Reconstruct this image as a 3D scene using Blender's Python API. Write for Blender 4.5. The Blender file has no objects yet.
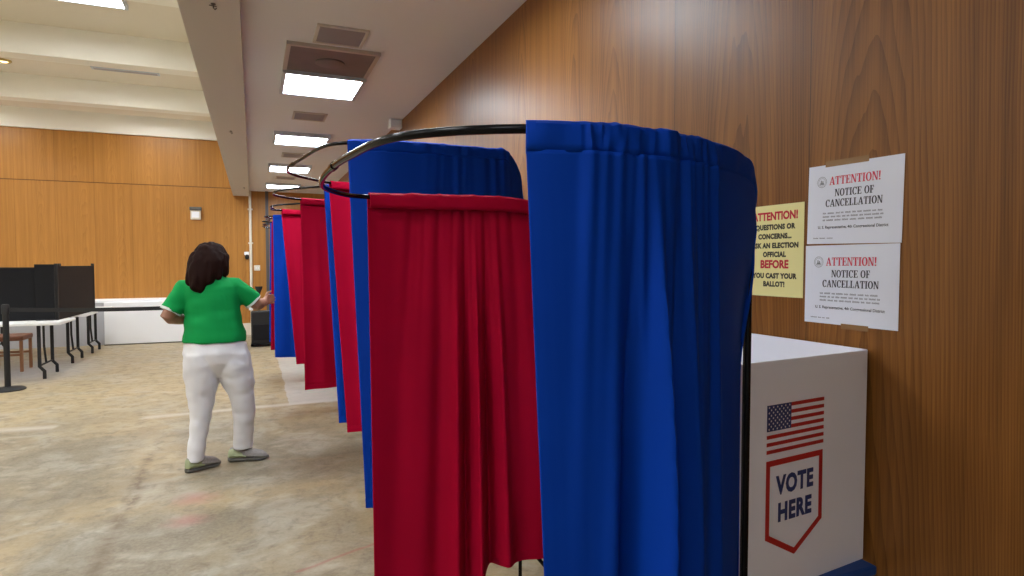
import bpy, bmesh, math, random
from mathutils import Vector, Matrix, noise as mnoise

SC = bpy.context.scene
COL = SC.collection
R = math.radians

# ------------------------------------------------------------------ camera
CAM_Z = 1.5
cd = bpy.data.cameras.new('camera')
cam = bpy.data.objects.new('camera', cd); COL.objects.link(cam)
cam.location = (0, 0, CAM_Z)
cam.rotation_euler = (R(90 - 2.305), 0, R(-22.757))
cd.sensor_width = 36.0
cd.lens = 618.24 / 1024 * 36.0
cd.clip_start = 0.02
SC.camera = cam

# ------------------------------------------------------------------ world and exposure
w = bpy.data.worlds.new('world'); SC.world = w; w.use_nodes = True
w.node_tree.nodes['Background'].inputs[0].default_value = (0.9, 0.92, 1.0, 1)
w.node_tree.nodes['Background'].inputs[1].default_value = 0.0
SC.view_settings.view_transform = 'Standard'
SC.view_settings.look = 'None'
SC.view_settings.exposure = 0.45
SC.view_settings.gamma = 1.0
SC.view_settings.use_curve_mapping = False
AISLE_EMIT = 26.0      # lit panels over the booths
HALL_EMIT = 20.0       # lit panels of the high hall ceiling

# room dimensions
XW, XL = 1.463, -9.0       # right wall, left wall
YF, YB = 14.0, -5.0        # far wall, wall behind the camera
ZLOW, ZHALL, ZBEAM = 2.995, 4.34, 2.886

# ------------------------------------------------------------------ materials
MATS = {}
def new_mat(name):
    m = bpy.data.materials.new(name); m.use_nodes = True
    nt = m.node_tree
    return m, nt, nt.nodes['Principled BSDF']

class NB:
    """small node-building helper"""
    def __init__(s, nt): s.nt = nt
    def n(s, typ, **kw):
        nd = s.nt.nodes.new(typ)
        for k, v in kw.items(): setattr(nd, k, v)
        return nd
    def link(s, a, b): s.nt.links.new(a, b)
    def val(s, sock, v):
        if hasattr(v, 'links') or hasattr(v, 'is_linked'): s.link(v, sock)
        else: sock.default_value = v
    def math(s, op, a, b=None, c=None, clamp=False):
        nd = s.n('ShaderNodeMath', operation=op); nd.use_clamp = clamp
        s.val(nd.inputs[0], a)
        if b is not None: s.val(nd.inputs[1], b)
        if c is not None: s.val(nd.inputs[2], c)
        return nd.outputs[0]
    def comb(s, x, y, z):
        nd = s.n('ShaderNodeCombineXYZ')
        for i, v in enumerate((x, y, z)): s.val(nd.inputs[i], v)
        return nd.outputs[0]
    def noise(s, vec, scale, detail=3, rough=.5, dist=0):
        nd = s.n('ShaderNodeTexNoise'); s.link(vec, nd.inputs['Vector'])
        nd.inputs['Scale'].default_value = scale; nd.inputs['Detail'].default_value = detail
        nd.inputs['Roughness'].default_value = rough; nd.inputs['Distortion'].default_value = dist
        return nd.outputs[0]
    def mix(s, f, a, b, blend='MIX'):
        nd = s.n('ShaderNodeMix', data_type='RGBA', blend_type=blend)
        s.val(nd.inputs[0], f)
        for k, v in ((6, a), (7, b)):
            if isinstance(v, tuple): nd.inputs[k].default_value = (*v[:3], 1)
            else: s.link(v, nd.inputs[k])
        return nd.outputs[2]
    def ramp(s, f, stops):
        nd = s.n('ShaderNodeValToRGB'); s.link(f, nd.inputs[0])
        e = nd.color_ramp.elements
        while len(e) < len(stops): e.new(.5)
        for i, (p, c) in enumerate(stops):
            e[i].position = p
            e[i].color = (c, c, c, 1) if not isinstance(c, tuple) else (*c, 1)
        return nd.outputs[0]
    def coord(s):
        tc = s.n('ShaderNodeTexCoord')
        sp = s.n('ShaderNodeSeparateXYZ'); s.link(tc.outputs['Object'], sp.inputs[0])
        return tc.outputs['Object'], sp.outputs
    def bump(s, h, strength, dist=.01):
        nd = s.n('ShaderNodeBump'); nd.inputs['Strength'].default_value = strength
        nd.inputs['Distance'].default_value = dist
        s.link(h, nd.inputs['Height']); return nd.outputs[0]

def plain(name, col, rough=.5, metal=0, spec=.5, bump=0, bscale=60, vary=0):
    if name in MATS: return MATS[name]
    m, nt, b = new_mat(name); g = NB(nt)
    b.inputs['Base Color'].default_value = (*col, 1)
    b.inputs['Roughness'].default_value = rough
    b.inputs['Metallic'].default_value = metal
    b.inputs['Specular IOR Level'].default_value = spec
    vec, _ = g.coord()
    nz = g.noise(vec, bscale, 3)
    if vary:
        g.link(g.mix(nz, tuple(c * (1 - vary) for c in col), tuple(min(1, c * (1 + vary)) for c in col)), b.inputs['Base Color'])
    if bump: g.link(g.bump(nz, bump, .004), b.inputs['Normal'])
    MATS[name] = m
    return m

def emitter(name, col, strength):
    m, nt, b = new_mat(name)
    b.inputs['Base Color'].default_value = (.8, .8, .8, 1)
    b.inputs['Emission Color'].default_value = (*col, 1)
    b.inputs['Emission Strength'].default_value = strength
    return m

def wood_mat(name, axis, t0, width, dark, light, rough, zsplit=None, ring_w=-.22):
    """veneer panels with cathedral grain; axis = horizontal coordinate of the wall"""
    m, nt, b = new_mat(name); g = NB(nt)
    vec, xyz = g.coord()
    t, z = xyz[axis], xyz[2]
    p = g.math('DIVIDE', g.math('SUBTRACT', t, t0), width)
    idx = g.math('FLOOR', p)
    fr = g.math('SUBTRACT', p, idx)
    if zsplit is not None:
        up = g.math('GREATER_THAN', z, zsplit)
        idx = g.math('ADD', idx, g.math('MULTIPLY', up, 37.0))
    wn = g.n('ShaderNodeTexWhiteNoise', noise_dimensions='1D'); g.link(idx, wn.inputs['W'])
    rnd = wn.outputs['Value']
    sep = g.n('ShaderNodeSeparateColor'); g.link(wn.outputs['Color'], sep.inputs[0])
    loc = g.math('MULTIPLY', g.math('ADD', g.math('SUBTRACT', fr, .5), g.math('MULTIPLY', g.math('SUBTRACT', rnd, .5), .55)), width)
    off = g.math('MULTIPLY', idx, 13.7)
    low = g.noise(g.comb(g.math('MULTIPLY', t, 3.5), g.math('MULTIPLY', z, .55), off), 1.0, 2)
    mid = g.noise(g.comb(g.math('MULTIPLY', t, 14), g.math('MULTIPLY', z, 1.4), off), 1.0, 3)
    ph = g.math('ADD', g.math('MULTIPLY', g.math('MULTIPLY', loc, loc), 240.0), g.math('MULTIPLY', z, 4.2))
    ph = g.math('ADD', ph, g.math('MULTIPLY', low, 5.5))
    ph = g.math('ADD', ph, g.math('MULTIPLY', mid, 1.6))
    ring = g.math('FRACT', ph)
    ring = g.math('POWER', ring, 2.2)
    fine = g.noise(g.comb(g.math('MULTIPLY', t, 230), g.math('MULTIPLY', z, 3.0), off), 1.0, 2)
    band = g.noise(g.comb(g.math('MULTIPLY', t, 22), g.math('MULTIPLY', z, .35), off), 1.0, 3, .6)
    k = g.math('ADD', g.math('MULTIPLY', ring, ring_w), g.math('MULTIPLY', fine, .38))
    k = g.math('ADD', k, g.math('MULTIPLY', band, .62))
    k = g.math('ADD', k, g.math('MULTIPLY', g.math('SUBTRACT', sep.outputs[1], .5), .12))
    k = g.math('MULTIPLY_ADD', k, 1.35, -.12, clamp=True)
    col = g.mix(k, dark, light)
    # seams between panels
    d = g.math('MULTIPLY', g.math('MINIMUM', fr, g.math('SUBTRACT', 1.0, fr)), width)
    seam = g.math('LESS_THAN', d, .0016)
    if zsplit is not None:
        sz = g.math('LESS_THAN', g.math('ABSOLUTE', g.math('SUBTRACT', z, zsplit)), .009)
        seam = g.math('MAXIMUM', seam, sz)
    col = g.mix(g.math('MULTIPLY', seam, .75), col, tuple(c * .25 for c in dark))
    g.link(col, b.inputs['Base Color'])
    b.inputs['Roughness'].default_value = rough
    g.link(g.math('MULTIPLY_ADD', fine, .12, rough - .06), b.inputs['Roughness'])
    b.inputs['Specular IOR Level'].default_value = .32
    h = g.math('ADD', g.math('MULTIPLY', fine, .5), g.math('MULTIPLY', seam, -3.0))
    g.link(g.bump(h, .12, .002), b.inputs['Normal'])
    return m

def seg_mask(g, xyz, a, bb, half, wob=None):
    """1 near the floor segment a-bb, soft edges"""
    ax, ay = a; bx, by = bb
    L = math.hypot(bx - ax, by - ay); ux, uy = (bx - ax) / L, (by - ay) / L
    dx = g.math('SUBTRACT', xyz[0], ax); dy = g.math('SUBTRACT', xyz[1], ay)
    s = g.math('ADD', g.math('MULTIPLY', dx, ux), g.math('MULTIPLY', dy, uy))
    q = g.math('ADD', g.math('MULTIPLY', dx, -uy), g.math('MULTIPLY', dy, ux))
    if wob is not None: q = g.math('ADD', q, wob)
    side = g.math('SUBTRACT', 1.0, g.math('DIVIDE', g.math('ABSOLUTE', q), half), clamp=True)
    along = g.math('SUBTRACT', 1.0, g.math('DIVIDE', g.math('ABSOLUTE', g.math('SUBTRACT', s, L / 2)), L / 2), clamp=True)
    along = g.math('MULTIPLY', along, 12.0, clamp=True)
    return g.math('MULTIPLY', side, along)

def blob_mask(g, xyz, c, rx, ry, nz):
    dx = g.math('DIVIDE', g.math('SUBTRACT', xyz[0], c[0]), rx)
    dy = g.math('DIVIDE', g.math('SUBTRACT', xyz[1], c[1]), ry)
    d = g.math('SQRT', g.math('ADD', g.math('MULTIPLY', dx, dx), g.math('MULTIPLY', dy, dy)))
    d = g.math('ADD', d, g.math('MULTIPLY', g.math('SUBTRACT', nz, .5), 1.6))
    return g.math('SUBTRACT', 1.15, d, clamp=True)

def floor_mat():
    m, nt, b = new_mat('worn_concrete_floor'); g = NB(nt)
    vec, xyz = g.coord()
    n1 = g.noise(vec, .55, 4, .6, .6)
    n2 = g.noise(vec, 2.1, 5, .62, .8)
    n3 = g.noise(vec, 9.0, 6, .65, .5)
    n4 = g.noise(vec, 48.0, 3, .6)
    streak = g.noise(g.comb(g.math('MULTIPLY', xyz[0], 1.1), g.math('MULTIPLY', xyz[1], 1.7), 0.0), 2.2, 4, .6, .4)
    tan, olive, grey, pale = (.32, .24, .125), (.175, .145, .092), (.37, .35, .295), (.50, .45, .35)
    c = g.mix(g.ramp(n1, [(.40, 0.0), (.56, 1.0)]), tan, olive)
    # far end of the hall keeps more of the warm tan coating
    far = g.math('MULTIPLY', g.math('SUBTRACT', xyz[1], 6.3), .9, clamp=True)
    c = g.mix(g.math('MULTIPLY', far, .7), c, (.40, .31, .165))
    c = g.mix(g.math('MULTIPLY', g.ramp(n2, [(.48, 0.0), (.64, 1.0)]), .5), c, grey)
    c = g.mix(g.math('MULTIPLY', g.ramp(streak, [(.56, 0.0), (.70, 1.0)]), .42), c, pale)
    c = g.mix(g.math('MULTIPLY', g.ramp(n3, [(.50, 0.0), (.66, 1.0)]), .55), c, (.13, .105, .07))
    c = g.mix(g.math('MULTIPLY', g.ramp(n4, [(.35, 0.0), (.75, 1.0)]), .22), c, (.5, .44, .35))
    wob = g.math('MULTIPLY', g.math('SUBTRACT', n2, .5), .22)
    crack = g.math('MULTIPLY', seg_mask(g, xyz, (-.72, 2.6), (-.76, 5.6), .055, g.math('MULTIPLY', wob, .8)), g.ramp(n3, [(.38, 0.25), (.55, 1.0)]))
    c = g.mix(g.math('MULTIPLY', crack, .85), c, (.13, .09, .05))
    pl = seg_mask(g, xyz, (-1.05, 6.86), (.95, 6.96), .10, g.math('MULTIPLY', wob, .3))
    c = g.mix(g.math('MULTIPLY', pl, .8), c, (.52, .48, .42))
    pl2 = seg_mask(g, xyz, (-2.5, 6.88), (-1.66, 6.78), .13, g.math('MULTIPLY', wob, .3))
    c = g.mix(g.math('MULTIPLY', pl2, .8), c, (.50, .46, .40))
    strip = g.math('MULTIPLY', g.math('GREATER_THAN', g.math('ADD', xyz[0], g.math('MULTIPLY', wob, .5)), .34), g.math('GREATER_THAN', xyz[1], 6.9))
    c = g.mix(g.math('MULTIPLY', strip, .75), c, (.46, .45, .43))
    grey_back = blob_mask(g, xyz, (-2.9, 10.4), .9, 1.3, n2)
    c = g.mix(g.math('MULTIPLY', grey_back, .9), c, (.38, .37, .38))
    for cc, rx, ry in (((-.36, 4.36), .16, .13), ((-.36, 4.0), .14, .10)):
        c = g.mix(g.math('MULTIPLY', blob_mask(g, xyz, cc, rx, ry, n3), .45), c, (.36, .10, .09))
    red = seg_mask(g, xyz, (.16, 3.12), (.62, 3.30), .02, g.math('MULTIPLY', wob, .4))
    c = g.mix(g.math('MULTIPLY', red, .6), c, (.30, .08, .06))
    dark = seg_mask(g, xyz, (-2.05, 9.02), (-1.85, 9.05), .05, None)
    c = g.mix(g.math('MULTIPLY', dark, .8), c, (.16, .12, .08))
    g.link(c, b.inputs['Base Color'])
    g.link(g.math('MULTIPLY_ADD', n3, .35, .28), b.inputs['Roughness'])
    b.inputs['Specular IOR Level'].default_value = .4
    g.link(g.bump(g.math('ADD', n3, g.math('MULTIPLY', n4, .4)), .25, .006), b.inputs['Normal'])
    return m

def cloth_mat(name, col, sheen):
    m, nt, b = new_mat(name); g = NB(nt)
    vec, xyz = g.coord()
    nz = g.noise(vec, 900.0, 2)
    big = g.noise(vec, 5.0, 3)
    g.link(g.mix(big, tuple(c * .93 for c in col), tuple(c * 1.07 for c in col)), b.inputs['Base Color'])
    b.inputs['Roughness'].default_value = .72
    b.inputs['Specular IOR Level'].default_value = .10
    b.inputs['Sheen Weight'].default_value = .03
    b.inputs['Sheen Tint'].default_value = (*sheen, 1)
    b.inputs['Sheen Roughness'].default_value = .4
    g.link(g.bump(nz, .10, .001), b.inputs['Normal'])
    return m

M = dict(
    wood_side=wood_mat('wood_veneer_right_wall', 1, 1.305, .6125, (.092, .028, .003), (.395, .163, .036), .40),  # same veneer as the far wall; this wall's shade is in the darker colours
    wood_far=wood_mat('wood_veneer_far_wall', 0, -1.52, .62, (.25, .098, .016), (.56, .262, .056), .38, 3.034, -.12),  # lighter copy of that veneer, stronger light put into its colours
    floor=floor_mat(),
    low_ceiling=plain('low_ceiling_paint', (.78, .80, .82), .8, bump=.05, bscale=40),
    beam=plain('beam_paint', (.60, .56, .51), .75, bump=.05, bscale=30),
    hall_ceiling=plain('hall_ceiling_paint', (.80, .735, .60), .8, bump=.04, bscale=30),
    baffle=plain('baffle_paint', (.90, .87, .765), .6, bump=.03, bscale=20),
    white=plain('white_paint', (.90, .92, .96), .5),
    cream=plain('cream_paint', (.74, .68, .56), .5),
    plastic_white=plain('white_corrugated_plastic', (.87, .89, 1.0), .42, bump=.03, bscale=300),
    black=plain('black_metal', (.003, .003, .004), .15, spec=.18),
    black_matte=plain('black_matte', (.005, .005, .006), .6),
    black_board=plain('black_board', (.006, .006, .008), .75, spec=.25, vary=.2, bscale=8),
    brown_board=plain('brown_black_board', (.013, .0085, .008), .75, spec=.25, vary=.2, bscale=8),
    chrome=plain('steel', (.55, .55, .57), .3, metal=1),
    blue=cloth_mat('blue_polyester', (.0004, .041, .37), (.2, .4, 1.0)),
    red=cloth_mat('red_polyester', (.42, .0006, .027), (1.0, .25, .4)),
    blue_table=plain('blue_table_cover', (.004, .05, .24), .55),
    paper=plain('white_paper', (.78, .81, .93), .6),
    yellow=plain('yellow_paper', (.86, .79, .36), .6),
    ink=plain('dark_ink', (.035, .035, .06), .7),
    ink_grey=plain('grey_ink', (.24, .25, .30), .7),
    ink_red=plain('red_ink', (.60, .02, .045), .7),
    ink_pink=plain('faded_red_ink', (.70, .055, .12), .7),
    ink_black=plain('black_ink', (.05, .045, .025), .7),
    flag_red=plain('print_red', (.46, .016, .016), .5),
    flag_blue=plain('print_blue', (.018, .035, .17), .5),
    flag_white=plain('print_white', (.82, .82, .84), .5),
    tape=plain('clear_tape', (.30, .165, .075), .25),
    grille=plain('grey_grille', (.40, .37, .38), .6),
    dark_louver=plain('dark_louver', (.17, .145, .125), .5, vary=.25, bscale=5),
    frame_blue=plain('pale_metal_frame', (.55, .60, .66), .4),
    frame_tan=plain('tan_metal_frame', (.50, .45, .38), .45),
    gold=plain('brass', (.55, .40, .14), .3, metal=1),
    table_white=plain('white_table_plastic', (.80, .80, .80), .45),
    brown_seat=plain('brown_vinyl', (.20, .07, .035), .45),
    chair_wood=plain('chair_wood', (.28, .12, .05), .5),
    dark_trim=plain('dark_metal_trim', (.09, .08, .07), .5),
    grey_panel=plain('grey_panel_paint', (.48, .49, .54), .6),
    skin=plain('skin', (.33, .155, .095), .55, bump=.04, bscale=200),
    shirt=plain('green_knit', (.002, .27, .06), .8, spec=.2, bump=.12, bscale=26),
    shirt_trim=plain('white_knit_trim', (.66, .70, .66), .8),
    pants=plain('white_denim', (.73, .72, .74), .8, spec=.2, bump=.3, bscale=18),
    hair=plain('dark_hair', (.016, .006, .0045), .65, spec=.06, bump=.3, bscale=45),
    shoe_green=plain('shoe_sage', (.34, .38, .22), .7),
    shoe_grey=plain('shoe_grey_mesh', (.26, .24, .23), .8, vary=.3, bscale=90),
    shoe_sole=plain('shoe_sole', (.10, .095, .08), .7),
    eye_white=plain('eye_white', (.7, .7, .7), .3),
    lip=plain('lip', (.30, .09, .08), .5),
)
M['lit_aisle'] = emitter('lit_aisle_diffuser', (.84, .93, 1.0), AISLE_EMIT)
M['lit_hall'] = emitter('lit_hall_diffuser', (.96, .985, 1.0), HALL_EMIT)
M['lit_bulb'] = emitter('lit_bulb', (1.0, .80, .45), 2.0)

# ------------------------------------------------------------------ mesh building
class MB:
    def __init__(s): s.v, s.f = [], []
    def add(s, v, f):
        o = len(s.v); s.v += [tuple(p) for p in v]; s.f += [[i + o for i in q] for q in f]; return s
    def box(s, lo, hi, mat=None):
        x0, y0, z0 = lo; x1, y1, z1 = hi
        v = [(x0, y0, z0), (x1, y0, z0), (x1, y1, z0), (x0, y1, z0), (x0, y0, z1), (x1, y0, z1), (x1, y1, z1), (x0, y1, z1)]
        if mat: v = [mat @ Vector(p) for p in v]
        return s.add(v, [(0, 3, 2, 1), (4, 5, 6, 7), (0, 1, 5, 4), (1, 2, 6, 5), (2, 3, 7, 6), (3, 0, 4, 7)])
    def rings(s, rings, cap=True, closed=False):
        n = len(rings[0]); v = [p for r in rings for p in r]; f = []
        m = len(rings)
        for i in range(m if closed else m - 1):
            a, b = i * n, ((i + 1) % m) * n
            for j in range(n): f.append((a + j, a + (j + 1) % n, b + (j + 1) % n, b + j))
        if cap and not closed: f += [tuple(range(n))[::-1], tuple((m - 1) * n + j for j in range(n))]
        return s.add(v, f)
    def tube(s, pts, r, n=10, cap=True):
        pts = [Vector(p) for p in pts]
        rs = r if isinstance(r, (list, tuple)) else [r] * len(pts)
        up = None; out = []
        for i, p in enumerate(pts):
            t = (pts[min(i + 1, len(pts) - 1)] - pts[max(i - 1, 0)]).normalized()
            if up is None:
                up = Vector((0, 0, 1)) if abs(t.z) < .9 else Vector((1, 0, 0))
            a = t.cross(up).normalized(); b2 = a.cross(t).normalized(); up = b2
            out.append([p + (a * math.cos(2 * math.pi * k / n) + b2 * math.sin(2 * math.pi * k / n)) * rs[i] for k in range(n)])
        return s.rings(out, cap)
    def lathe(s, prof, n=24, c=(0, 0, 0)):
        return s.rings([[(c[0] + r * math.cos(2 * math.pi * k / n), c[1] + r * math.sin(2 * math.pi * k / n), c[2] + z) for k in range(n)] for r, z in prof])
    def ell(s, c, r, rot=0, nu=16, nv=10, mat=None):
        rr = []
        for i in range(1, nv):
            a = math.pi * i / nv - math.pi / 2
            rr.append([(r[0] * math.cos(a) * math.cos(2 * math.pi * k / nu), r[1] * math.cos(a) * math.sin(2 * math.pi * k / nu), r[2] * math.sin(a)) for k in range(nu)])
        mm = (mat or Matrix.Rotation(rot, 4, 'Z'))
        rr = [[Vector(c) + mm @ Vector(p) for p in q] for q in rr]
        return s.rings(rr)
    def loft(s, rs, n=20, yaw=0):
        """rs: (x,y,z,rx,ry)"""
        out = []
        cy, sy = math.cos(yaw), math.sin(yaw)
        for x, y, z, rx, ry in rs:
            q = []
            for k in range(n):
                a = 2 * math.pi * k / n
                px, py = rx * math.cos(a), ry * math.sin(a)
                q.append((x + px * cy - py * sy, y + px * sy + py * cy, z))
            out.append(q)
        return s.rings(out)
    def poly(s, pts, z0, z1, mat=None):
        n = len(pts); v = [Vector((x, y, z0)) for x, y in pts] + [Vector((x, y, z1)) for x, y in pts]
        if mat: v = [mat @ p for p in v]
        return s.add(v, [tuple(range(n))[::-1], tuple(range(n, 2 * n))] + [(i, (i + 1) % n, n + (i + 1) % n, n + i) for i in range(n)])
    def xform(s, mat): s.v = [tuple(mat @ Vector(p)) for p in s.v]; return s
    def build(s, name, mat, parent=None, smooth=False, bevel=0, origin=None, seg=2):
        me = bpy.data.meshes.new(name)
        vs = s.v
        if origin is not None:
            o = Vector(origin); vs = [tuple(Vector(p) - o) for p in vs]
        me.from_pydata(vs, [], s.f); me.update()
        bm = bmesh.new(); bm.from_mesh(me); bmesh.ops.recalc_face_normals(bm, faces=bm.faces)
        if bevel:
            es = [e for e in bm.edges if len(e.link_faces) == 2 and e.calc_face_angle() > .6]
            bmesh.ops.bevel(bm, geom=es, offset=bevel, segments=seg, profile=.5, affect='EDGES')
        bm.to_mesh(me); bm.free()
        if smooth: shade(me)
        me.materials.append(mat)
        ob = bpy.data.objects.new(name, me); COL.objects.link(ob)
        if origin is not None: ob.location = origin
        if parent: put(ob, parent)
        return ob

def shade(me, ang=45):
    for p in me.polygons: p.use_smooth = True
    try: me.set_sharp_from_angle(angle=R(ang))
    except Exception: pass

def put(o, parent):
    """parent while keeping the vertices where they were built (parent has a location, maybe a rotation)"""
    o.parent = parent
    o.matrix_parent_inverse = parent.matrix_basis.inverted()

def tag(o, label, cat, group=None, kind=None):
    o['label'] = label; o['category'] = cat
    if group: o['group'] = group
    if kind: o['kind'] = kind
    return o
def empty(name, loc, label, cat, group=None):
    o = bpy.data.objects.new(name, None); COL.objects.link(o)
    o.location = loc; o.empty_display_size = .1
    return tag(o, label, cat, group)
def struct(o): o['kind'] = 'structure'; return o
def copy_thing(root, delta, label):
    c = root.copy(); COL.objects.link(c); c.location = Vector(root.location) + Vector(delta); c['label'] = label
    for ch in root.children:
        d = ch.copy(); COL.objects.link(d); d.parent = c
        for g in ch.children:
            e = g.copy(); COL.objects.link(e); e.parent = d
    return c

def fused(mb, name, mat, parent, voxel, smooth_it=4, disp=0, dscale=20, seed=0, zs=.45):
    """fuse the overlapping closed shapes of mb into one continuous skin"""
    me = bpy.data.meshes.new('tmp'); me.from_pydata(mb.v, [], mb.f); me.update()
    bm = bmesh.new(); bm.from_mesh(me); bmesh.ops.recalc_face_normals(bm, faces=bm.faces); bm.to_mesh(me); bm.free()
    ob = bpy.data.objects.new('tmp', me); COL.objects.link(ob)
    md = ob.modifiers.new('r', 'REMESH'); md.mode = 'VOXEL'; md.voxel_size = voxel
    sm = ob.modifiers.new('s', 'SMOOTH'); sm.factor = .5; sm.iterations = smooth_it
    dg = bpy.context.evaluated_depsgraph_get()
    out = bpy.data.meshes.new_from_object(ob.evaluated_get(dg))
    bpy.data.objects.remove(ob)
    if disp:
        for v in out.vertices:
            q = Vector(v.co); d = mnoise.noise(Vector((q.x * dscale, q.y * dscale, q.z * dscale * zs)) + Vector((seed, 0, 0)))
            v.co = q + v.normal * d * disp
    for p in out.polygons: p.use_smooth = True
    out.materials.clear(); out.materials.append(mat); out.name = name
    o = bpy.data.objects.new(name, out); COL.objects.link(o)
    if parent: put(o, parent)
    return o

def text_mb(mb, body, cx, cy, size, T, bold=0.0, sx=1.0, depth=.0004, align='CENTER', spacing=1.0):
    """append lettering to mb; T maps (x,y,z) of the sheet into the world"""
    cu = bpy.data.curves.new('t', 'FONT'); cu.body = body; cu.size = size; cu.align_x = align
    cu.offset = bold; cu.space_character = spacing; cu.resolution_u = 3
    ob = bpy.data.objects.new('t', cu); COL.objects.link(ob)
    dg = bpy.context.evaluated_depsgraph_get()
    me = bpy.data.meshes.new_from_object(ob.evaluated_get(dg))
    vs = [T @ Vector((cx + v.co.x * sx, cy + v.co.y, depth)) for v in me.vertices]
    mb.add(vs, [tuple(p.vertices) for p in me.polygons])
    bpy.data.objects.remove(ob); bpy.data.meshes.remove(me); bpy.data.curves.remove(cu)

# serif capitals drawn from strokes: width, list of quads (unit height)
def _st(x0, x1, y0=0, y1=1): return [(x0, y0), (x1, y0), (x1, y1), (x0, y1)]
def _arc(cx, cy, ro, wi_x, wi_y, a0, a1, n=14, rox=None):
    q = []; rox = rox or ro
    for i in range(n):
        a, b = R(a0 + (a1 - a0) * i / n), R(a0 + (a1 - a0) * (i + 1) / n)
        P = lambda t, k: (cx + (rox - k * wi_x) * math.cos(t), cy + (ro - k * wi_y) * math.sin(t))
        q.append([P(a, 0), P(b, 0), P(b, 1), P(a, 1)])
    return q
SF = .09
GLYPH = {
    'A': (.86, [[(.04, 0), (.12, 0), (.46, 1), (.38, 1)], [(.60, 0), (.80, 0), (.50, 1), (.36, 1)], _st(.2, .64, .28, .36), _st(0, .28, 0, .06), _st(.52, .86, 0, .06)]),
    'T': (.76, [_st(.29, .47), _st(.02, .74, .92, 1), _st(.02, .08, .7, 1), _st(.68, .74, .7, 1), _st(.18, .58, 0, .06)]),
    'E': (.72, [_st(.1, .28), _st(0, .66, .93, 1), _st(0, .68, 0, .07), _st(.1, .5, .47, .54), _st(.60, .66, .74, 1), _st(.62, .68, 0, .26), _st(.45, .5, .36, .65)]),
    'N': (.84, [_st(.10, .17), _st(.68, .75), [(.08, 1), (.28, 1), (.75, 0), (.62, 0)], _st(0, .26, 0, .06), _st(0, .2, .94, 1), _st(.58, .84, .94, 1)]),
    'I': (.42, [_st(.12, .30), _st(0, .42, 0, .06), _st(0, .42, .94, 1)]),
    'O': (.84, _arc(.42, .5, .52, .18, .07, 0, 360, 24, .40)),
    'C': (.78, _arc(.42, .5, .52, .18, .07, 42, 318, 20, .40) + [_st(.66, .72, .66, 1.0)]),
    'L': (.70, [_st(.1, .28), _st(0, .64, 0, .07), _st(0, .40, .94, 1), _st(.58, .64, 0, .28)]),
    'F': (.68, [_st(.1, .28), _st(0, .62, .93, 1), _st(0, .40, 0, .06), _st(.1, .5, .46, .53), _st(.56, .62, .72, 1), _st(.45, .5, .36, .63)]),
    '!': (.34, [[(.12, .28), (.22, .28), (.27, 1), (.07, 1)], _st(.08, .26, 0, .16)]),
    ' ': (.34, []),
}
def serif_mb(mb, body, cx, y, size, T, sx=1.0, depth=.0004, gap=.06):
    wd = sum(GLYPH[c][0] + gap for c in body) - gap
    x = cx - wd * size * sx / 2
    for c in body:
        for q in GLYPH[c][1]:
            mb.add([T @ Vector((x + px * size * sx, y + py * size, depth)) for px, py in q], [tuple(range(len(q)))])
        x += (GLYPH[c][0] + gap) * size * sx

# ================================================================== THE SETTING
T_ = .12
def slab(name, lo, hi, mat): return struct(MB().box(lo, hi).build(name, mat))
slab('floor', (XL - T_, YB - T_, -.12), (XW + T_, YF + T_, 0), M['floor'])
slab('wall_right', (XW, YB, 0), (XW + T_, YF, ZHALL + .3), M['wood_side'])
slab('wall_far', (XL, YF, 0), (XW + T_, YF + T_, ZHALL + .3), M['wood_far'])
slab('wall_left', (XL - T_, YB, 0), (XL, YF, ZHALL + .3), M['cream'])
slab('wall_near', (XL, YB - T_, 0), (XW + T_, YB, ZHALL + .3), M['white'])
slab('ceiling', (-.041, YB, ZLOW), (XW, YF, ZHALL + .3), M['low_ceiling'])
slab('ceiling', (XL, YB, ZHALL), (-.346, YF, ZHALL + .3), M['hall_ceiling'])
slab('trim_1', (-.346, YB, ZBEAM), (-.041, YF, ZHALL + .3), M['beam'])       # beam between hall and aisle
k = 2
for yb in (-3.1, -.67, 1.765, 4.205, 6.645, 9.085, 11.506):
    slab('trim_%d' % k, (XL, yb, 3.98), (-.346, yb + .25, ZHALL), M['baffle']); k += 1
slab('trim_%d' % k, (XL, 13.93, 3.98), (-.346, YF, ZHALL), M['baffle'])
slab('trim_10', (XL, 13.3, 0), (-.92, YF, .80), M['grey_panel'])                # low white ledge under the far wall
slab('trim_11', (XL, 13.28, .775), (-.90, YF, .815), M['white'])
slab('baseboard_far', (-.90, 13.97, 0), (XW, YF, .25), M['cream'])
slab('baseboard_right', (XW - .012, YB, 0), (XW, 13.97, .10), M['dark_trim'])
slab('trim_12', (.265, 13.93, .25), (.325, YF, ZLOW), M['dark_trim'])           # dark upright strip by the far corner

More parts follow.
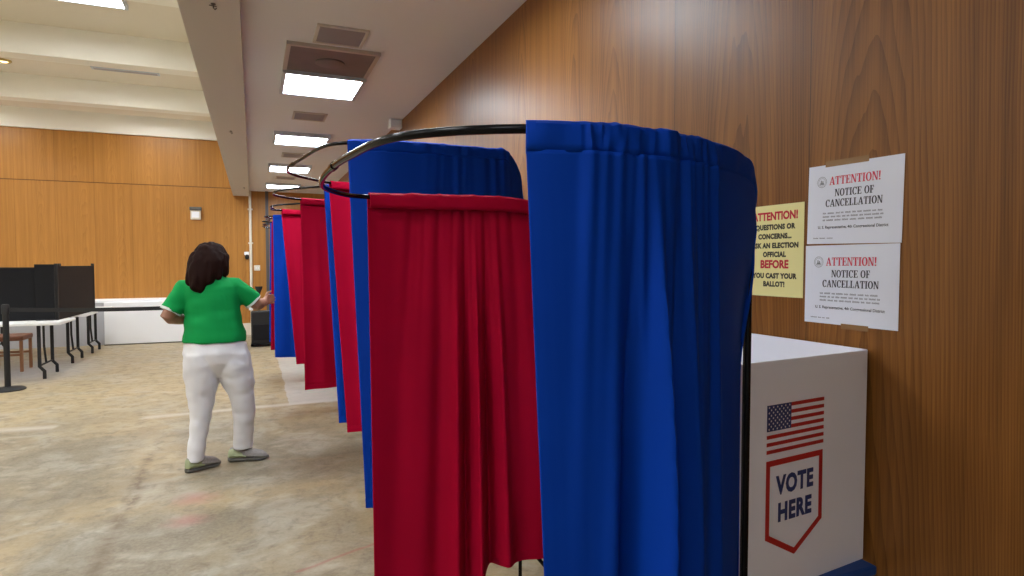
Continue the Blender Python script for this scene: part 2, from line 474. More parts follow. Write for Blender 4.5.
# ------------------------------------------------------------------ ceiling lights
def ceiling_light(x0, x1, y0, y1, z, lit, label, group, lip=.045, frame=None, dark_to=None):
    c = ((x0 + x1) / 2, (y0 + y1) / 2, z)
    t = empty('ceiling_light', c, label, 'ceiling light', group)
    fw = .028
    ya = y0 if dark_to is None else dark_to
    fm = frame or M['frame_blue']
    mb = MB()
    for lo, hi in (((x0, ya, z - lip), (x0 + fw, y1, z)), ((x1 - fw, ya, z - lip), (x1, y1, z)),
                   ((x0 + fw, ya, z - lip), (x1 - fw, ya + fw, z)), ((x0 + fw, y1 - fw, z - lip), (x1 - fw, y1, z))):
        mb.box(lo, hi)
    mb.build('frame', fm, t)
    MB().box((x0 + fw, ya + fw, z - .012), (x1 - fw, y1 - fw, z - .002)).build('diffuser', lit, t)
    if dark_to is not None:
        mb = MB()
        for lo, hi in (((x0, y0, z - lip), (x0 + fw, ya, z)), ((x1 - fw, y0, z - lip), (x1, ya, z)),
                       ((x0 + fw, y0, z - lip), (x1 - fw, y0 + fw, z))):
            mb.box((lo[0], lo[1], z - .024), hi)
        mb.build('dark_frame', M['frame_tan'], t)
        dp = MB().box((x0 + fw, y0 + fw, z - .02), (x1 - fw, ya, z - .002)).build('unlit_panel', M['dark_louver'], t)
        MB().lathe([(.001, -.034), (.09, -.034), (.105, -.027), (.105, -.02)], 28, ((x0 + x1) / 2, (y0 + fw + ya) / 2, z)).build('round_plate', M['dark_louver'], dp, smooth=True)
    return t
ag = 'ceiling lights over the booth aisle'
LX0, LX1 = .245, .865
ceiling_light(.235, .865, 4.47, 5.72, ZLOW, M['lit_aisle'], 'largest low-ceiling light, its nearer half a dark unlit panel', ag, .045, dark_to=5.07)
ceiling_light(LX0, LX1, 7.53, 8.16, ZLOW, M['lit_aisle'], 'lit ceiling panel second from the camera above the booths', ag)
ceiling_light(LX0, LX1, 9.97, 10.60, ZLOW, M['lit_aisle'], 'lit ceiling panel third from the camera above the booths', ag)
ceiling_light(LX0, LX1, 12.40, 12.97, ZLOW, M['lit_aisle'], 'farthest lit ceiling panel, nearest the far wall over the aisle', ag)
ceiling_light(LX0, LX1, 2.66, 3.26, ZLOW, M['lit_aisle'], 'lit low-ceiling panel just above the picture over the second booth', ag)
hg = 'ceiling lights of the high hall ceiling'
BAYS = [(-2.25, 'behind the camera'), (.19, 'overhead'), (2.62, 'in front of the second white baffle'), (5.06, 'in front of the third white baffle'),
        (7.43, 'in front of the nearest visible white baffle'), (9.70, 'between the two farther white baffles'), (12.38, 'just before the far wall')]
for xi, (xc, col) in enumerate(((-1.70, 'right row'), (-4.7, 'middle row'), (-7.5, 'left row'))):
    for y0, where in BAYS:
        ceiling_light(xc - .48, xc + .48, y0, y0 + .62, ZHALL, M['lit_hall'], 'lit hall ceiling panel, %s, %s' % (col, where), hg, .05)

def vent(x0, y0, label):
    x1, y1 = x0 + .325, y0 + .335
    z = ZLOW
    t = empty('ceiling_vent', ((x0 + x1) / 2, (y0 + y1) / 2, z), label, 'vent', 'grey vents in the low ceiling')
    mb = MB(); f = .022
    for lo, hi in (((x0, y0, z - .014), (x0 + f, y1, z)), ((x1 - f, y0, z - .014), (x1, y1, z)), ((x0 + f, y0, z - .014), (x1 - f, y0 + f, z)), ((x0 + f, y1 - f, z - .014), (x1 - f, y1, z))): mb.box(lo, hi)
    mb.build('frame', M['beam'], t, bevel=.003)
    MB().box((x0 + f, y0 + f, z - .004), (x1 - f, y1 - f, z - .001)).build('backing', M['grille'], t)
    mb = MB()
    for i in range(18):
        yy = y0 + f + .006 + i * .0158
        mb.box((x0 + f, yy, z - .011), (x1 - f, yy + .008, z - .004))
    mb.build('grille', M['grille'], t)
vent(.395, 4.075, 'grey square ceiling vent nearest, beside the half dark light')
vent(.395, 6.49, 'grey ceiling vent before the second lit panel')
vent(.395, 8.95, 'small grey ceiling vent before the third lit panel')
vent(.395, 11.40, 'farthest grey ceiling vent, before the last lit panel')

t = empty('slot_vent', (-1.67, 10.72, ZHALL), 'slim pale slot vent on the high ceiling between two white baffles', 'vent')  # added strip standing in for the far end of a ceiling light panel
MB().box((-2.11, 10.66, ZHALL - .02), (-1.24, 10.78, ZHALL)).build('frame', M['frame_blue'], t, bevel=.004)
MB().box((-2.08, 10.68, ZHALL - .024), (-1.27, 10.76, ZHALL - .018)).build('louver', M['grille'], t)
t = empty('recessed_downlight', (-3.16, 10.84, ZHALL), 'small round brass downlight in the high ceiling, far left', 'downlight')
MB().lathe([(.085, 0), (.085, -.02), (.075, -.03), (.062, -.03), (.058, -.01), (.058, 0)], 28, (-3.16, 10.84, ZHALL)).build('trim_ring', M['gold'], t, smooth=True)
MB().ell((-3.16, 10.84, ZHALL - .015), (.05, .05, .022)).build('bulb', M['lit_bulb'], t, smooth=True)

for (hx, hy), lb in (((-.172, 3.72), 'small dark metal hook on the beam underside, nearest the camera'), ((-.186, 7.18), 'small dark metal hook midway along the beam underside'), ((-.12, 12.4), 'small dark metal hook at the far end of the beam')):
    t = empty('beam_hook', (hx, hy, ZBEAM), lb, 'hook', 'hooks under the beam')
    MB().lathe([(.001, -.004), (.012, -.004), (.012, 0), (.001, 0)], 14, (hx, hy, ZBEAM)).build('plate', M['dark_trim'], t)
    MB().tube([(hx, hy, ZBEAM - .002), (hx, hy, ZBEAM - .022), (hx + .008, hy, ZBEAM - .030), (hx + .016, hy, ZBEAM - .022)], .003, 8).build('hook', M['dark_trim'], t, smooth=True)
    MB().tube([(hx + .016, hy + .004, ZBEAM - .012), (hx - .020, hy - .004, ZBEAM - .012)], .0025, 8).build('pin', M['dark_trim'], t, smooth=True)

# ------------------------------------------------------------------ fittings on the far wall
t = empty('conduit_pipe', (-.028, 13.95, .25), 'cream vertical conduit pipe up the far wall right of the person', 'pipe')
MB().tube([(-.028, 13.965, .25), (-.028, 13.965, ZLOW)], .026, 14).build('pipe', M['cream'], t, smooth=True)
for zz in (.9, 1.9, 2.6): MB().box((-.075, 13.955, zz), (.019, 13.998, zz + .03)).build('clamp', M['cream'], t)
MB().box((-.085, 13.93, .52), (-.01, 13.998, .66)).build('outlet_box', M['white'], t, bevel=.006)
t = empty('wall_camera', (-.10, 13.99, 1.70), 'small white and black device on the far wall left of the conduit pipe', 'device')
MB().box((-.155, 13.95, 1.665), (-.062, 14, 1.735)).build('housing', M['white'], t, bevel=.012)
MB().ell((-.10, 13.955, 1.625), (.042, .042, .055)).build('lens_dome', M['black_matte'], t, smooth=True)
t = empty('wall_plate', (.088, 13.995, 1.40), 'cream rectangular switch plate on the far wall right of the conduit', 'switch plate')
MB().box((.028, 13.985, 1.345), (.148, 14, 1.455)).build('plate', M['cream'], t, bevel=.006)
for xx in (.062, .102): MB().box((xx, 13.972, 1.385), (xx + .014, 13.987, 1.415)).build('toggle', M['white'], t)
t = empty('wall_speaker', (-1.04, 13.99, 2.5), 'square white wall box with a dark top on the far wall', 'wall box')
MB().box((-1.13, 13.93, 2.375), (-.945, 14, 2.56)).build('box', M['cream'], t, bevel=.01)
MB().box((-1.145, 13.90, 2.56), (-.93, 14, 2.625)).build('dark_cap', M['dark_trim'], t, bevel=.008)
MB().box((-1.105, 13.922, 2.41), (-.97, 13.932, 2.53)).build('face_plate', M['white'], t)
t = empty('corner_box', (1.40, 6.5, 2.95), 'small pale box where the low ceiling meets the right wall', 'wall box')
MB().box((1.335, 6.44, 2.905), (1.463, 6.57, 2.995)).build('box', M['low_ceiling'], t, bevel=.008)
MB().box((1.35, 6.43, 2.92), (1.45, 6.442, 2.98)).build('cover', M['white'], t, bevel=.002)

# low white board standing against the ledge
t = empty('white_board', (-1.72, 13.2, 0), 'large white board standing on the floor against the low ledge', 'board')
MB().box((-2.50, 13.185, .02), (-.95, 13.275, .785)).build('panel', M['white'], t, bevel=.006)
MB().box((-2.505, 13.18, 0), (-.945, 13.28, .02)).build('bottom_rail', M['dark_trim'], t)

# ================================================================== CURTAIN HOOPS
def catmull(pts, per=10):
    P = [Vector(p) for p in pts]; out = []
    for i in range(len(P) - 1):
        p0 = P[i - 1] if i else P[0] * 2 - P[1]; p1, p2 = P[i], P[i + 1]
        p3 = P[i + 2] if i + 2 < len(P) else P[-1] * 2 - P[-2]
        for k in range(per):
            q = k / per
            out.append(.5 * ((2 * p1) + (p2 - p0) * q + (2 * p0 - 5 * p1 + 4 * p2 - p3) * q * q + (3 * p1 - p0 - 3 * p2 + p3) * q ** 3))
    out.append(P[-1]); return out

class Path:
    def __init__(s, pts):
        s.p = pts; s.s = [0]
        for a, b in zip(pts, pts[1:]): s.s.append(s.s[-1] + (b - a).length)
        s.L = s.s[-1]
    def at(s, d):
        d = max(0, min(s.L, d)); i = 0
        lo, hi = 0, len(s.s) - 1
        while hi - lo > 1:
            m = (lo + hi) // 2
            if s.s[m] <= d: lo = m
            else: hi = m
        i = lo
        q = (d - s.s[i]) / max(1e-9, s.s[i + 1] - s.s[i])
        return s.p[i].lerp(s.p[i + 1], q)
    def nearest(s, x, y, half=None):
        best = None
        for i, p in enumerate(s.p):
            if half == 0 and i > len(s.p) // 2: break
            if half == 1 and i < len(s.p) // 2: continue
            d = (p.x - x) ** 2 + (p.y - y) ** 2
            if best is None or d < best[0]: best = (d, s.s[i])
        return best[1]
    def normal(s, d):
        a, b = s.at(d - .03), s.at(d + .03)
        t = Vector((b.x - a.x, b.y - a.y, 0))
        if t.length < 1e-3: t = Vector((s.at(d + .15).x - s.at(d - .15).x, s.at(d + .15).y - s.at(d - .15).y, 0))
        t.normalize()
        return Vector((-t.y, t.x, 0)), t

def smooth(a, b, x):
    x = max(0, min(1, (x - a) / (b - a))); return x * x * (3 - 2 * x)

def curtain(path, s0, s1, zb, mat, label, group, seed, gather, folds, ncol=150, nrow=46, bot=None, toe=(0, 0), broad=.012, base_out=0.0, pull=(0, 0, 0), fine=10, fine_amp=.010):
    """cloth hung on the rod between arc lengths s0 and s1; gather=(u0,u1) puckered zone; folds = (u, fan_u, width, amp)"""
    rnd = random.Random(seed)
    ph = [rnd.uniform(0, 6.28) for _ in range(8)]
    gc, gw, nf = (gather[0] + gather[1]) / 2, gather[1] - gather[0], fine
    fines = []
    for k in range(nf):
        u0 = gather[0] + gw * (k + .5 + rnd.uniform(-.32, .32)) / nf
        fines.append((u0, (u0 - gc) * .55, gw / nf * rnd.uniform(.34, .5), rnd.uniform(.55, 1.15) * fine_amp, rnd.uniform(1.2, 3.2)))
    def fold(u, v):
        f = 0
        for uu, fan, wd, amp in folds:
            c = uu + fan * v; ww = wd * (.45 + .85 * v)
            f += amp * (.10 + .90 * smooth(0, .55, v)) * math.exp(-((u - c) / ww) ** 2)
        for u0, fan, wd, am, dec in fines:
            c = u0 + fan * v; ww = wd * (1 + 1.3 * v)
            f += am * math.exp(-dec * v) * math.exp(-((u - c) / ww) ** 2)
        f += broad * v * (math.sin(u * 9 + ph[0] + v * .8) + .6 * math.sin(u * 17 + ph[1] - v))
        return f
    creases = [(rnd.uniform(gather[0] - .03, gather[1] + .03), rnd.uniform(-.6, .6), rnd.uniform(.004, .009), rnd.uniform(.4, 1.0) * fine_amp * .8) for _ in range(fine * 2)]
    def crease(u, b):
        return -sum(am * math.exp(-((u - c - sl * (b + .012)) / wd) ** 2) for c, sl, wd, am in creases)
    def puck(u):
        return sum(am * .9 * math.exp(-((u - c) / wd) ** 2) for c, f_, wd, am, dec in fines)
    cols = []
    p0 = path.at(s0); p1 = path.at(s1)
    pv, pf = [], []
    def surf(u, v, rod, n, t):
        z_top = rod.z - .034
        zbot = zb + (bot(u) if bot else 0)
        z = z_top + (zbot - z_top) * v
        off = .0112 + base_out * v + fold(u, v)
        sh = toe[0] * (1 - u) * v + toe[1] * u * v
        q = rod + n * off + t * sh + Vector(pull) * ((1 - smooth(.14, .45, u)) * smooth(.02, .24, v) * (1 - .1 * v))
        return Vector((q.x, q.y, z))
    rows = [0, .006, .014] + [(.014 + (1 - .014) * ((i / (nrow - 3)) ** 1.15)) for i in range(1, nrow - 2)]
    V = []; 
    for i in range(ncol + 1):
        u = i / ncol; d = s0 + (s1 - s0) * u
        rod = path.at(d); n, t = path.normal(d)
        V.append([surf(u, v, rod, n, t) for v in rows])
    mb = MB(); m = len(rows)
    mb.add([p for c in V for p in c], [(i * m + j, i * m + j + 1, (i + 1) * m + j + 1, (i + 1) * m + j) for i in range(ncol) for j in range(m - 1)])
    base = p0.lerp(p1, .5); org = (base.x, base.y, zb)
    o = mb.build('curtain', mat, None, smooth=True, origin=org)
    md = o.modifiers.new('thickness', 'SOLIDIFY'); md.thickness = .0022; md.offset = 0
    tag(o, label, 'curtain', group)
    # rod pocket, sewn round the rod
    prof = [(-.0105, -.036), (-.0125, -.024), (-.0130, -.010), (-.010, .006), (0, .0125), (.010, .006), (.0124, -.009), (.0122, -.024), (.0107, -.036)]
    PV = []
    for i in range(ncol + 1):
        u = i / ncol; d = s0 + (s1 - s0) * u
        rod = path.at(d); n, t = path.normal(d); k = puck(u)
        wv = .0012 + .0010 * math.sin(u * 41 + ph[3]) * math.sin(u * 73 + ph[4])
        PV.append([rod + n * (a * (1 + .12 * math.sin(u * 60 + ph[5] + b * 60)) + (k * (.95 if b < -.02 else .6 + .25 * math.sin(u * 50 + b * 90 + ph[6])) if a > 0 else k * .1) + (wv * .5 + max(crease(u, b) * (1 if b > -.03 else .3), -.0018 - k * .5) if a > 0 else 0)) + Vector((0, 0, b + (k * .42 * (.6 + .4 * math.sin(u * 47 + ph[2])) if b > -.02 else 0))) for a, b in prof])
    pm = MB(); q = len(prof)
    pm.add([p for c in PV for p in c], [(i * q + j, i * q + j + 1, (i + 1) * q + j + 1, (i + 1) * q + j) for i in range(ncol) for j in range(q - 1)])
    po = pm.build('rod_pocket', mat, o, smooth=True)
    md = po.modifiers.new('thickness', 'SOLIDIFY'); md.thickness = .0022; md.offset = 0
    # bottom hem
    hm = MB(); HV = []
    for i in range(ncol + 1):
        u = i / ncol; d = s0 + (s1 - s0) * u
        rod = path.at(d); n, t = path.normal(d)
        HV.append([surf(u, v, rod, n, t) + n * .0022 for v in (.972, .999)] + [surf(u, v, rod, n, t) - n * .0022 for v in (.999, .972)])
    hm.rings(HV)
    hm.build('hem', mat, o, smooth=True)
    return o

def hoop(pts, label, r=.0075, coupler=None, inward=(90, -90)):
    path = Path([p for p in catmull(pts, 12)])
    a, b = path.p[0], path.p[-1]
    t = empty('curtain_hoop', (a.x, a.y, 0), label, 'curtain frame', 'black curtain hoops in a row')
    MB().tube(path.p, r, 12).build('rod', M['black'], t, smooth=True)
    for c in coupler or ():
        i = min(range(len(path.p)), key=lambda k: (path.p[k].x - c[0]) ** 2 + (path.p[k].y - c[1]) ** 2)
        MB().tube([path.p[max(0, i - 1)], path.p[i], path.p[min(len(path.p) - 1, i + 1)]], r * 1.28, 12).build('coupling', M['black'], t, smooth=True)
    for e, inn in zip((a, b), inward):
        po = MB().tube([(e.x, e.y, .0), (e.x, e.y, e.z + .004)], .0085, 12).build('post', M['black'], t, smooth=True)
        MB().tube([(e.x, e.y, .20), (e.x, e.y, .26)], r * 1.7, 12).build('collar', M['black'], po, smooth=True)
        for k in range(2):
            an = R((2, inn)[k])
            fx, fy = e.x + .17 * math.cos(an), e.y + .17 * math.sin(an)
            MB().tube([(e.x, e.y, .23), (e.x + .05 * math.cos(an), e.y + .05 * math.sin(an), .16), (fx, fy, .012)], .009, 8).build('foot', M['black'], t, smooth=True)
    return path

# --- hoop 1: lower than the others, right in front of the camera
Z1 = 1.709
h1 = hoop([(.966, 1.012, 1.56), (.964, 1.010, 1.635), (.942, .992, 1.69), (.862, .950, Z1), (.741, .900, Z1), (.586, .862, Z1), (.396, .888, Z1), (.228, 1.023, Z1), (.179, 1.241, Z1), (.163, 1.446, Z1),
           (.167, 1.670, Z1), (.197, 1.820, Z1), (.264, 1.945, Z1), (.348, 2.020, Z1 + .004), (.55, 2.01, Z1 + .006), (.80, 1.97, Z1 + .004), (.93, 1.96, Z1 - .015), (.965, 1.96, 1.66), (.972, 1.96, 1.56)],
          'black curtain hoop nearest the camera, lowest of the row', coupler=[(.165, 1.40)])
cg = 'curtains of the voting booths'
sA = h1.nearest(.396, .888, 0)
curtain(h1, 0.0, sA, .42, M['blue'], 'large blue curtain in front, beside the white flag screen', cg, 3, (.46, .87),
        [(.685, .095, .030, .070), (.752, .080, .026, -.038), (.81, .05, .030, .014), (.635, .00, .022, -.030), (.595, -.035, .030, .022), (.50, -.06, .035, -.012)],
        ncol=220, nrow=60, toe=(.0, -.055), broad=.005, pull=(-.030, .006, 0), fine=13, fine_amp=.011)
sB = h1.nearest(.352, 2.02, 1)
dip = lambda u: -.055 * smooth(.470, .455, u) if False else 0.0
curtain(h1, sB, h1.L, .440, M['red'], 'large red curtain directly behind the front blue curtain', cg, 5, (.16, .66),
        [(.12, -.02, .07, .012), (.33, -.04, .035, .020), (.39, -.01, .022, -.030), (.43, .00, .020, .040), (.475, .02, .018, -.034), (.52, .03, .022, .044), (.575, .05, .024, -.030), (.66, .06, .05, .014)],
        ncol=220, nrow=60, bot=lambda u: -.07 * (1 - smooth(.36, .62, u)), toe=(.012, 0), broad=.005, fine=12, fine_amp=.008)

Z2 = 1.985
def loop(yn, yf, xl, x_near, x_far, xp, dyn=0.0):
    """rod of a farther booth: post, bend, near side, rounded aisle end, far side, bend, post"""
    L = yf - yn
    return [(xp + .01, yn + .05, 1.72), (xp + .008, yn + .048, 1.83), (xp - .02, yn + .03, 1.925), (xp - .085, yn + .005, 1.985), (xp - .17, yn - .012, Z2), (x_near + .26, yn - .028, Z2), (x_near + .08, yn + .0, Z2), (x_near - .06, yn + .12, Z2),
            (xl + .045, yn + L * .36, Z2), (xl, yn + L * .60, Z2), (xl + .03, yn + L * .76, Z2), (x_far - .09, yn + L * .90, Z2), (x_far + .03, yn + L * .985, Z2),
            (x_far + .25, yf + .02, Z2), (xp - .17, yf + .0, Z2), (xp - .085, yf - .005, 1.985), (xp - .02, yf - .03, 1.925), (xp + .008, yf - .04, 1.83), (xp + .01, yf - .04, 1.72)]
SPEC = [ # near y, far y, leftmost x, near-curtain left x, far-curtain left x, toe of blue, toe of red, z of hems
    (2.545, 3.92, .175, .350, .425, .066, .11, .50, .435, 'second hoop from the camera, taller than the first', 'blue curtain seen between the front hoop and wall above the red one', 'narrow strip of dark red curtain left of the second blue curtain', 30),
    (4.06, 5.02, .140, .400, .345, .085, .02, .48, .515, 'third hoop from the camera', 'narrow bright blue curtain strip, left of the dark red strip', 'wide red curtain in the middle of the row', 60),
    (5.25, 6.12, .150, .40, .255, .05, .12, .53, .545, 'fourth hoop from the camera, its loop nearest the beam end', 'blue curtain hidden behind the wide red curtain', 'narrow red curtain left of the wide red one, beside the far blue', 60),
    (6.84, 7.92, .160, .185, .205, .0, -.03, .52, .46, 'fifth hoop, second farthest of the row', 'bright blue curtain at the far left of the row', 'thin red edge of curtain left of the farthest wide blue one', 60),
    (8.20, 9.20, .13, .19, .25, -.03, .0, .52, .46, 'farthest hoop at the end of the row', 'thin blue edge of the farthest curtain by the reaching hand', 'red curtain at the far end, hidden behind the other curtains', 60)]
for i, (yn, yf, xl, xn, xf, tb, tr, zb, zr, hl, bl, rl, nc) in enumerate(SPEC):
    xp = 1.12 if i == 0 else 1.10
    hp = hoop(loop(yn, yf, xl, xn, xf, xp), 'black curtain hoop, ' + hl, coupler=[(xl + .01, yn + (yf - yn) * .5)])
    s_b = hp.nearest(xn, yn, 0)
    cols = 150 if i == 0 else 70
    rn = random.Random(70 + i)
    if i == 0: fl = [(.44, .02, .03, .022), (.50, .02, .02, -.024), (.55, .04, .02, .026), (.60, .05, .02, -.024), (.66, .04, .03, .022), (.85, 0, .08, .012), (.20, .0, .06, -.014)]
    else: fl = [(c / 8 + rn.uniform(-.02, .02), rn.uniform(-.02, .05), .04, (-1) ** c * rn.uniform(.010, .022)) for c in range(1, 8)]
    curtain(hp, 0.0, s_b, zb, M['blue'], bl, cg, 20 + i, (.28, .70) if i == 0 else (.3, .7), fl, ncol=cols, nrow=30, toe=(0, -tb) if False else (0.0, -tb), broad=.007)
    s_r = hp.nearest(xf, yf, 1)
    fl = [(c / 8 + rn.uniform(-.02, .02), rn.uniform(-.02, .05), .04, (-1) ** c * rn.uniform(.008, .020)) for c in range(1, 8)]
    curtain(hp, s_r, hp.L, zr, M['red'], rl, cg, 40 + i, (.3, .7), fl, ncol=cols, nrow=30, toe=(tr, 0), broad=.006)

# ================================================================== TABLE AND WHITE SCREEN IN THE FIRST BOOTH
t = empty('folding_table', (1.21, 1.42, 0), 'folding table with a blue top under the white flag screen', 'table')
MB().box((.93, 1.05, .715), (1.437, 1.84, .74)).build('tabletop', M['blue_table'], t, bevel=.006)
for fx, fy in ((1.0, 1.10), (1.40, 1.10), (1.0, 1.77), (1.40, 1.77)):
    lg = MB().tube([(fx, fy, .716), (fx, fy, .02)], .012, 10).build('leg', M['black_matte'], t, smooth=True)
    MB().lathe([(.001, 0), (.019, 0), (.019, .025), (.001, .025)], 14, (fx, fy, 0)).build('foot_cap', M['grille'], lg)

ang = math.atan2(1.093 - 1.044, 1.44 - .997)
WT = Matrix.Translation((1.004, 1.044, .74)) @ Matrix.Rotation(ang, 4, 'Z') @ Matrix(((1, 0, 0, 0), (0, 0, -1, 0), (0, 1, 0, 0), (0, 0, 0, 1)))
t = empty('privacy_screen', (1.2, 1.3, .74), 'white tabletop voting screen printed with a flag and VOTE HERE', 'privacy screen')
HS = .539
Wl = .446 / math.cos(ang)
MB().box((-.075, 0, -.005), (Wl - .012, HS, 0), WT).build('front_wing', M['plastic_white'], t)
wing = t.children[-1]
cr = WT @ Vector((Wl - .012, 0, -.0025))
# rounded fold at the corner, then the back panel along the wall and the farther wing
mb = MB(); seg = []
for k in range(9):
    a = R(-90 + 90 * k / 8 + math.degrees(ang) * (1 - k / 8)); seg.append((cr.x - .003 + .016 * math.cos(a), cr.y + .016 + .016 * math.sin(a)))
outer = seg; inner = [(x - .004 * math.cos(R(-90 + 90 * k / 8)), y - .004 * math.sin(R(-90 + 90 * k / 8))) for k, (x, y) in enumerate(seg)]
mb.poly(outer + inner[::-1], .74, .74 + HS)
mb.build('corner_fold', M['plastic_white'], t, smooth=True)
bx = outer[-1][0]
MB().box((bx - .005, outer[-1][1] - .002, .74), (bx, 1.66, .74 + HS)).build('back_panel', M['plastic_white'], t, bevel=.001)
MB().box((.98, 1.66, .74), (bx, 1.665, .74 + HS)).build('rear_wing', M['plastic_white'], t, bevel=.001)
# print on the front wing (x along the wing, y up from the table)
fx0, fx1, fz0, fz1 = .0600, .2640, .327, .4385
sh = (fz1 - fz0) / 13
mb = MB()
cw = fx0 + (fx1 - fx0) * .41
def pq(mb, x0, x1, y0, y1, d): mb.add([WT @ Vector(p) for p in ((x0, y0, d), (x1, y0, d), (x1, y1, d), (x0, y1, d))], [(0, 1, 2, 3)])
for k in range(13):
    if k % 2 == 0:
        pq(mb, fx0 if k < 6 else cw, fx1, fz0 + k * sh, fz0 + (k + 1) * sh, .0005)
mb.build('flag_stripes', M['flag_red'], wing)
mb = MB(); pq(mb, fx0, cw, fz0 + 6 * sh, fz1, .0005); mb.build('flag_canton', M['flag_blue'], wing)
mb = MB()
for r_ in range(9):
    for c_ in range(6 if r_ % 2 == 0 else 5):
        cx = fx0 + (cw - fx0) * ((c_ * 2 + 1 + (r_ % 2)) / 12); cy = fz0 + 6 * sh + (fz1 - fz0 - 6 * sh) * (r_ + .8) / 9.6
        pts = []
        for q in range(10):
            rr = .0033 if q % 2 == 0 else .0014; a = R(90 + 36 * q)
            pts.append(WT @ Vector((cx + rr * math.cos(a), cy + rr * math.sin(a), .0010)))
        mb.add(pts, [tuple(range(10))])
mb.build('flag_stars', M['flag_white'], wing)
bo = [(.0595, .311), (.2620, .311), (.2630, .142), (.162, .076), (.0595, .130)]
def inset(p, d):
    n = len(p); out = []
    for i in range(n):
        a, b, c = Vector(p[i - 1]), Vector(p[i]), Vector(p[(i + 1) % n])
        e1 = (b - a).normalized(); e2 = (c - b).normalized()
        n1 = Vector((e1.y, -e1.x)); n2 = Vector((e2.y, -e2.x))
        m_ = (n1 + n2).normalized(); out.append(tuple(b + m_ * d / max(.3, m_.dot(n1))))
    return out
bi = inset(bo, .0135)
mb = MB(); n = len(bo)
mb.add([WT @ Vector((*p, .0005)) for p in bo + bi], [(i, (i + 1) % n, n + (i + 1) % n, n + i) for i in range(n)])
mb.build('badge_outline', M['flag_red'], wing)
mb = MB()
text_mb(mb, 'VOTE', .162, .230, .058, WT, .0028, .84, .0005, spacing=1.1)
text_mb(mb, 'HERE', .162, .166, .058, WT, .0028, .84, .0005, spacing=1.1)
mb.build('lettering', M['flag_blue'], wing)

# ================================================================== NOTICES ON THE RIGHT WALL
def sheet_T(cy, cz, rot, off=.0022):
    return Matrix.Translation((XW - off, cy, cz)) @ Matrix(((0, 0, -1, 0), (-1, 0, 0, 0), (0, 1, 0, 0), (0, 0, 0, 1))) @ Matrix.Rotation(rot, 4, 'Z')
rw = random.Random(8)
def word_dashes(mb, T, x0, x1, y, h):
    x = x0
    while x < x1 - .006:
        wl = min(rw.uniform(.008, .022), x1 - x)
        # letters of the fine print: tiny upright strokes
        q = x
        while q < x + wl - .001:
            hh = h * rw.uniform(.7, 1.0)
            mb.add([T @ Vector(p) for p in ((q, y, .0004), (q + .0014, y, .0004), (q + .0014, y + hh, .0004), (q, y + hh, .0004))], [(0, 1, 2, 3)])
            q += .0021
        x += wl + .004
def notice(cy, cz, rot, label):
    T = sheet_T(cy, cz, rot); w2, h2 = .1397, .108
    mb = MB()
    # sheet with slightly lifted corners
    nx, ny = 14, 10; V = []
    for j in range(ny + 1):
        for i in range(nx + 1):
            x = -w2 + 2 * w2 * i / nx; y = -h2 + 2 * h2 * j / ny
            lift = .0
            V.append(T @ Vector((x, y, lift)))
    for j in range(ny + 1):
        for i in range(nx + 1):
            x = -w2 + 2 * w2 * i / nx; y = -h2 + 2 * h2 * j / ny
            V.append(T @ Vector((x, y, -.0006)))
    N = (nx + 1) * (ny + 1); F = []
    for j in range(ny):
        for i in range(nx):
            a = j * (nx + 1) + i
            F += [(a, a + 1, a + nx + 2, a + nx + 1), (N + a, N + a + nx + 1, N + a + nx + 2, N + a + 1)]
    rim = [i for i in range(nx + 1)] + [j * (nx + 1) + nx for j in range(1, ny + 1)] + [ny * (nx + 1) + i for i in range(nx - 1, -1, -1)] + [j * (nx + 1) for j in range(ny - 1, 0, -1)]
    for a, b in zip(rim, rim[1:] + rim[:1]): F.append((a, b, N + b, N + a))
    t = mb.add(V, F).build('notice_sheet', M['paper'], None, origin=tuple(T @ Vector((0, 0, 0))))
    tag(t, label, 'notice', 'white cancellation notices')
    mb = MB(); [serif_mb(mb, 'ATTENTION!', .004 + q, .052, .0222, T, .88, .0004 + q * .1) for q in (0, .0009)]; mb.build('heading', M['ink_pink'], t)
    mb = MB(); [(serif_mb(mb, 'NOTICE OF', .004 + q, .0205, .0195, T, .88, .0004 + q * .1), serif_mb(mb, 'CANCELLATION', .002 + q, -.007, .0195, T, .88, .0004 + q * .1)) for q in (0, .0008)]; mb.build('title', M['ink'], t)
    mb = MB()
    for yy in (-.0265, -.036, -.0455): word_dashes(mb, T, -.089, .090, yy, .0048)
    word_dashes(mb, T, -.118, -.052, -.094, .0034)
    mb.build('fine_print', M['ink_grey'], t)
    mb = MB(); text_mb(mb, 'U. S. Representative, 4th Congressional District', 0, -.066, .0105, T, .0002, 1.02); mb.build('caption', M['ink'], t)
    # round seal: ring and emblem
    mb = MB()
    for ro, ri in ((.0150, .0138), (.0112, .0104)):
        mb.add([T @ Vector((-.095 + r_ * math.cos(2 * math.pi * k / 32), .062 + r_ * math.sin(2 * math.pi * k / 32), .0004)) for k in range(32) for r_ in (ro, ri)],
               [(2 * k, (2 * k + 2) % 64, (2 * k + 3) % 64, 2 * k + 1) for k in range(32)])
    for x0, x1, y0, y1 in ((-.006, .006, -.006, -.002), (-.004, -.001, -.002, .005), (.001, .004, -.002, .003), (-.0075, .0075, -.0075, -.0065)):
        mb.add([T @ Vector((-.095 + a, .062 + b, .0004)) for a, b in ((x0, y0), (x1, y0), (x1, y1), (x0, y1))], [(0, 1, 2, 3)])
    mb.build('seal', M['ink_grey'], t)
    mb = MB()
    mb.box((-.085, h2 - .006, .0001), (.045, h2 + .010, .0007), T) if cz > 1.55 else mb.box((-.02, -h2 - .010, .0001), (.06, -h2 + .004, .0007), T)
    mb.build('tape_strip', M['tape'], t)
    return t
notice(1.164, 1.660, -.0153, 'upper white notice of cancellation taped to the wood wall')
notice(1.169, 1.441, -.0007, 'lower white notice of cancellation, just above the white screen')

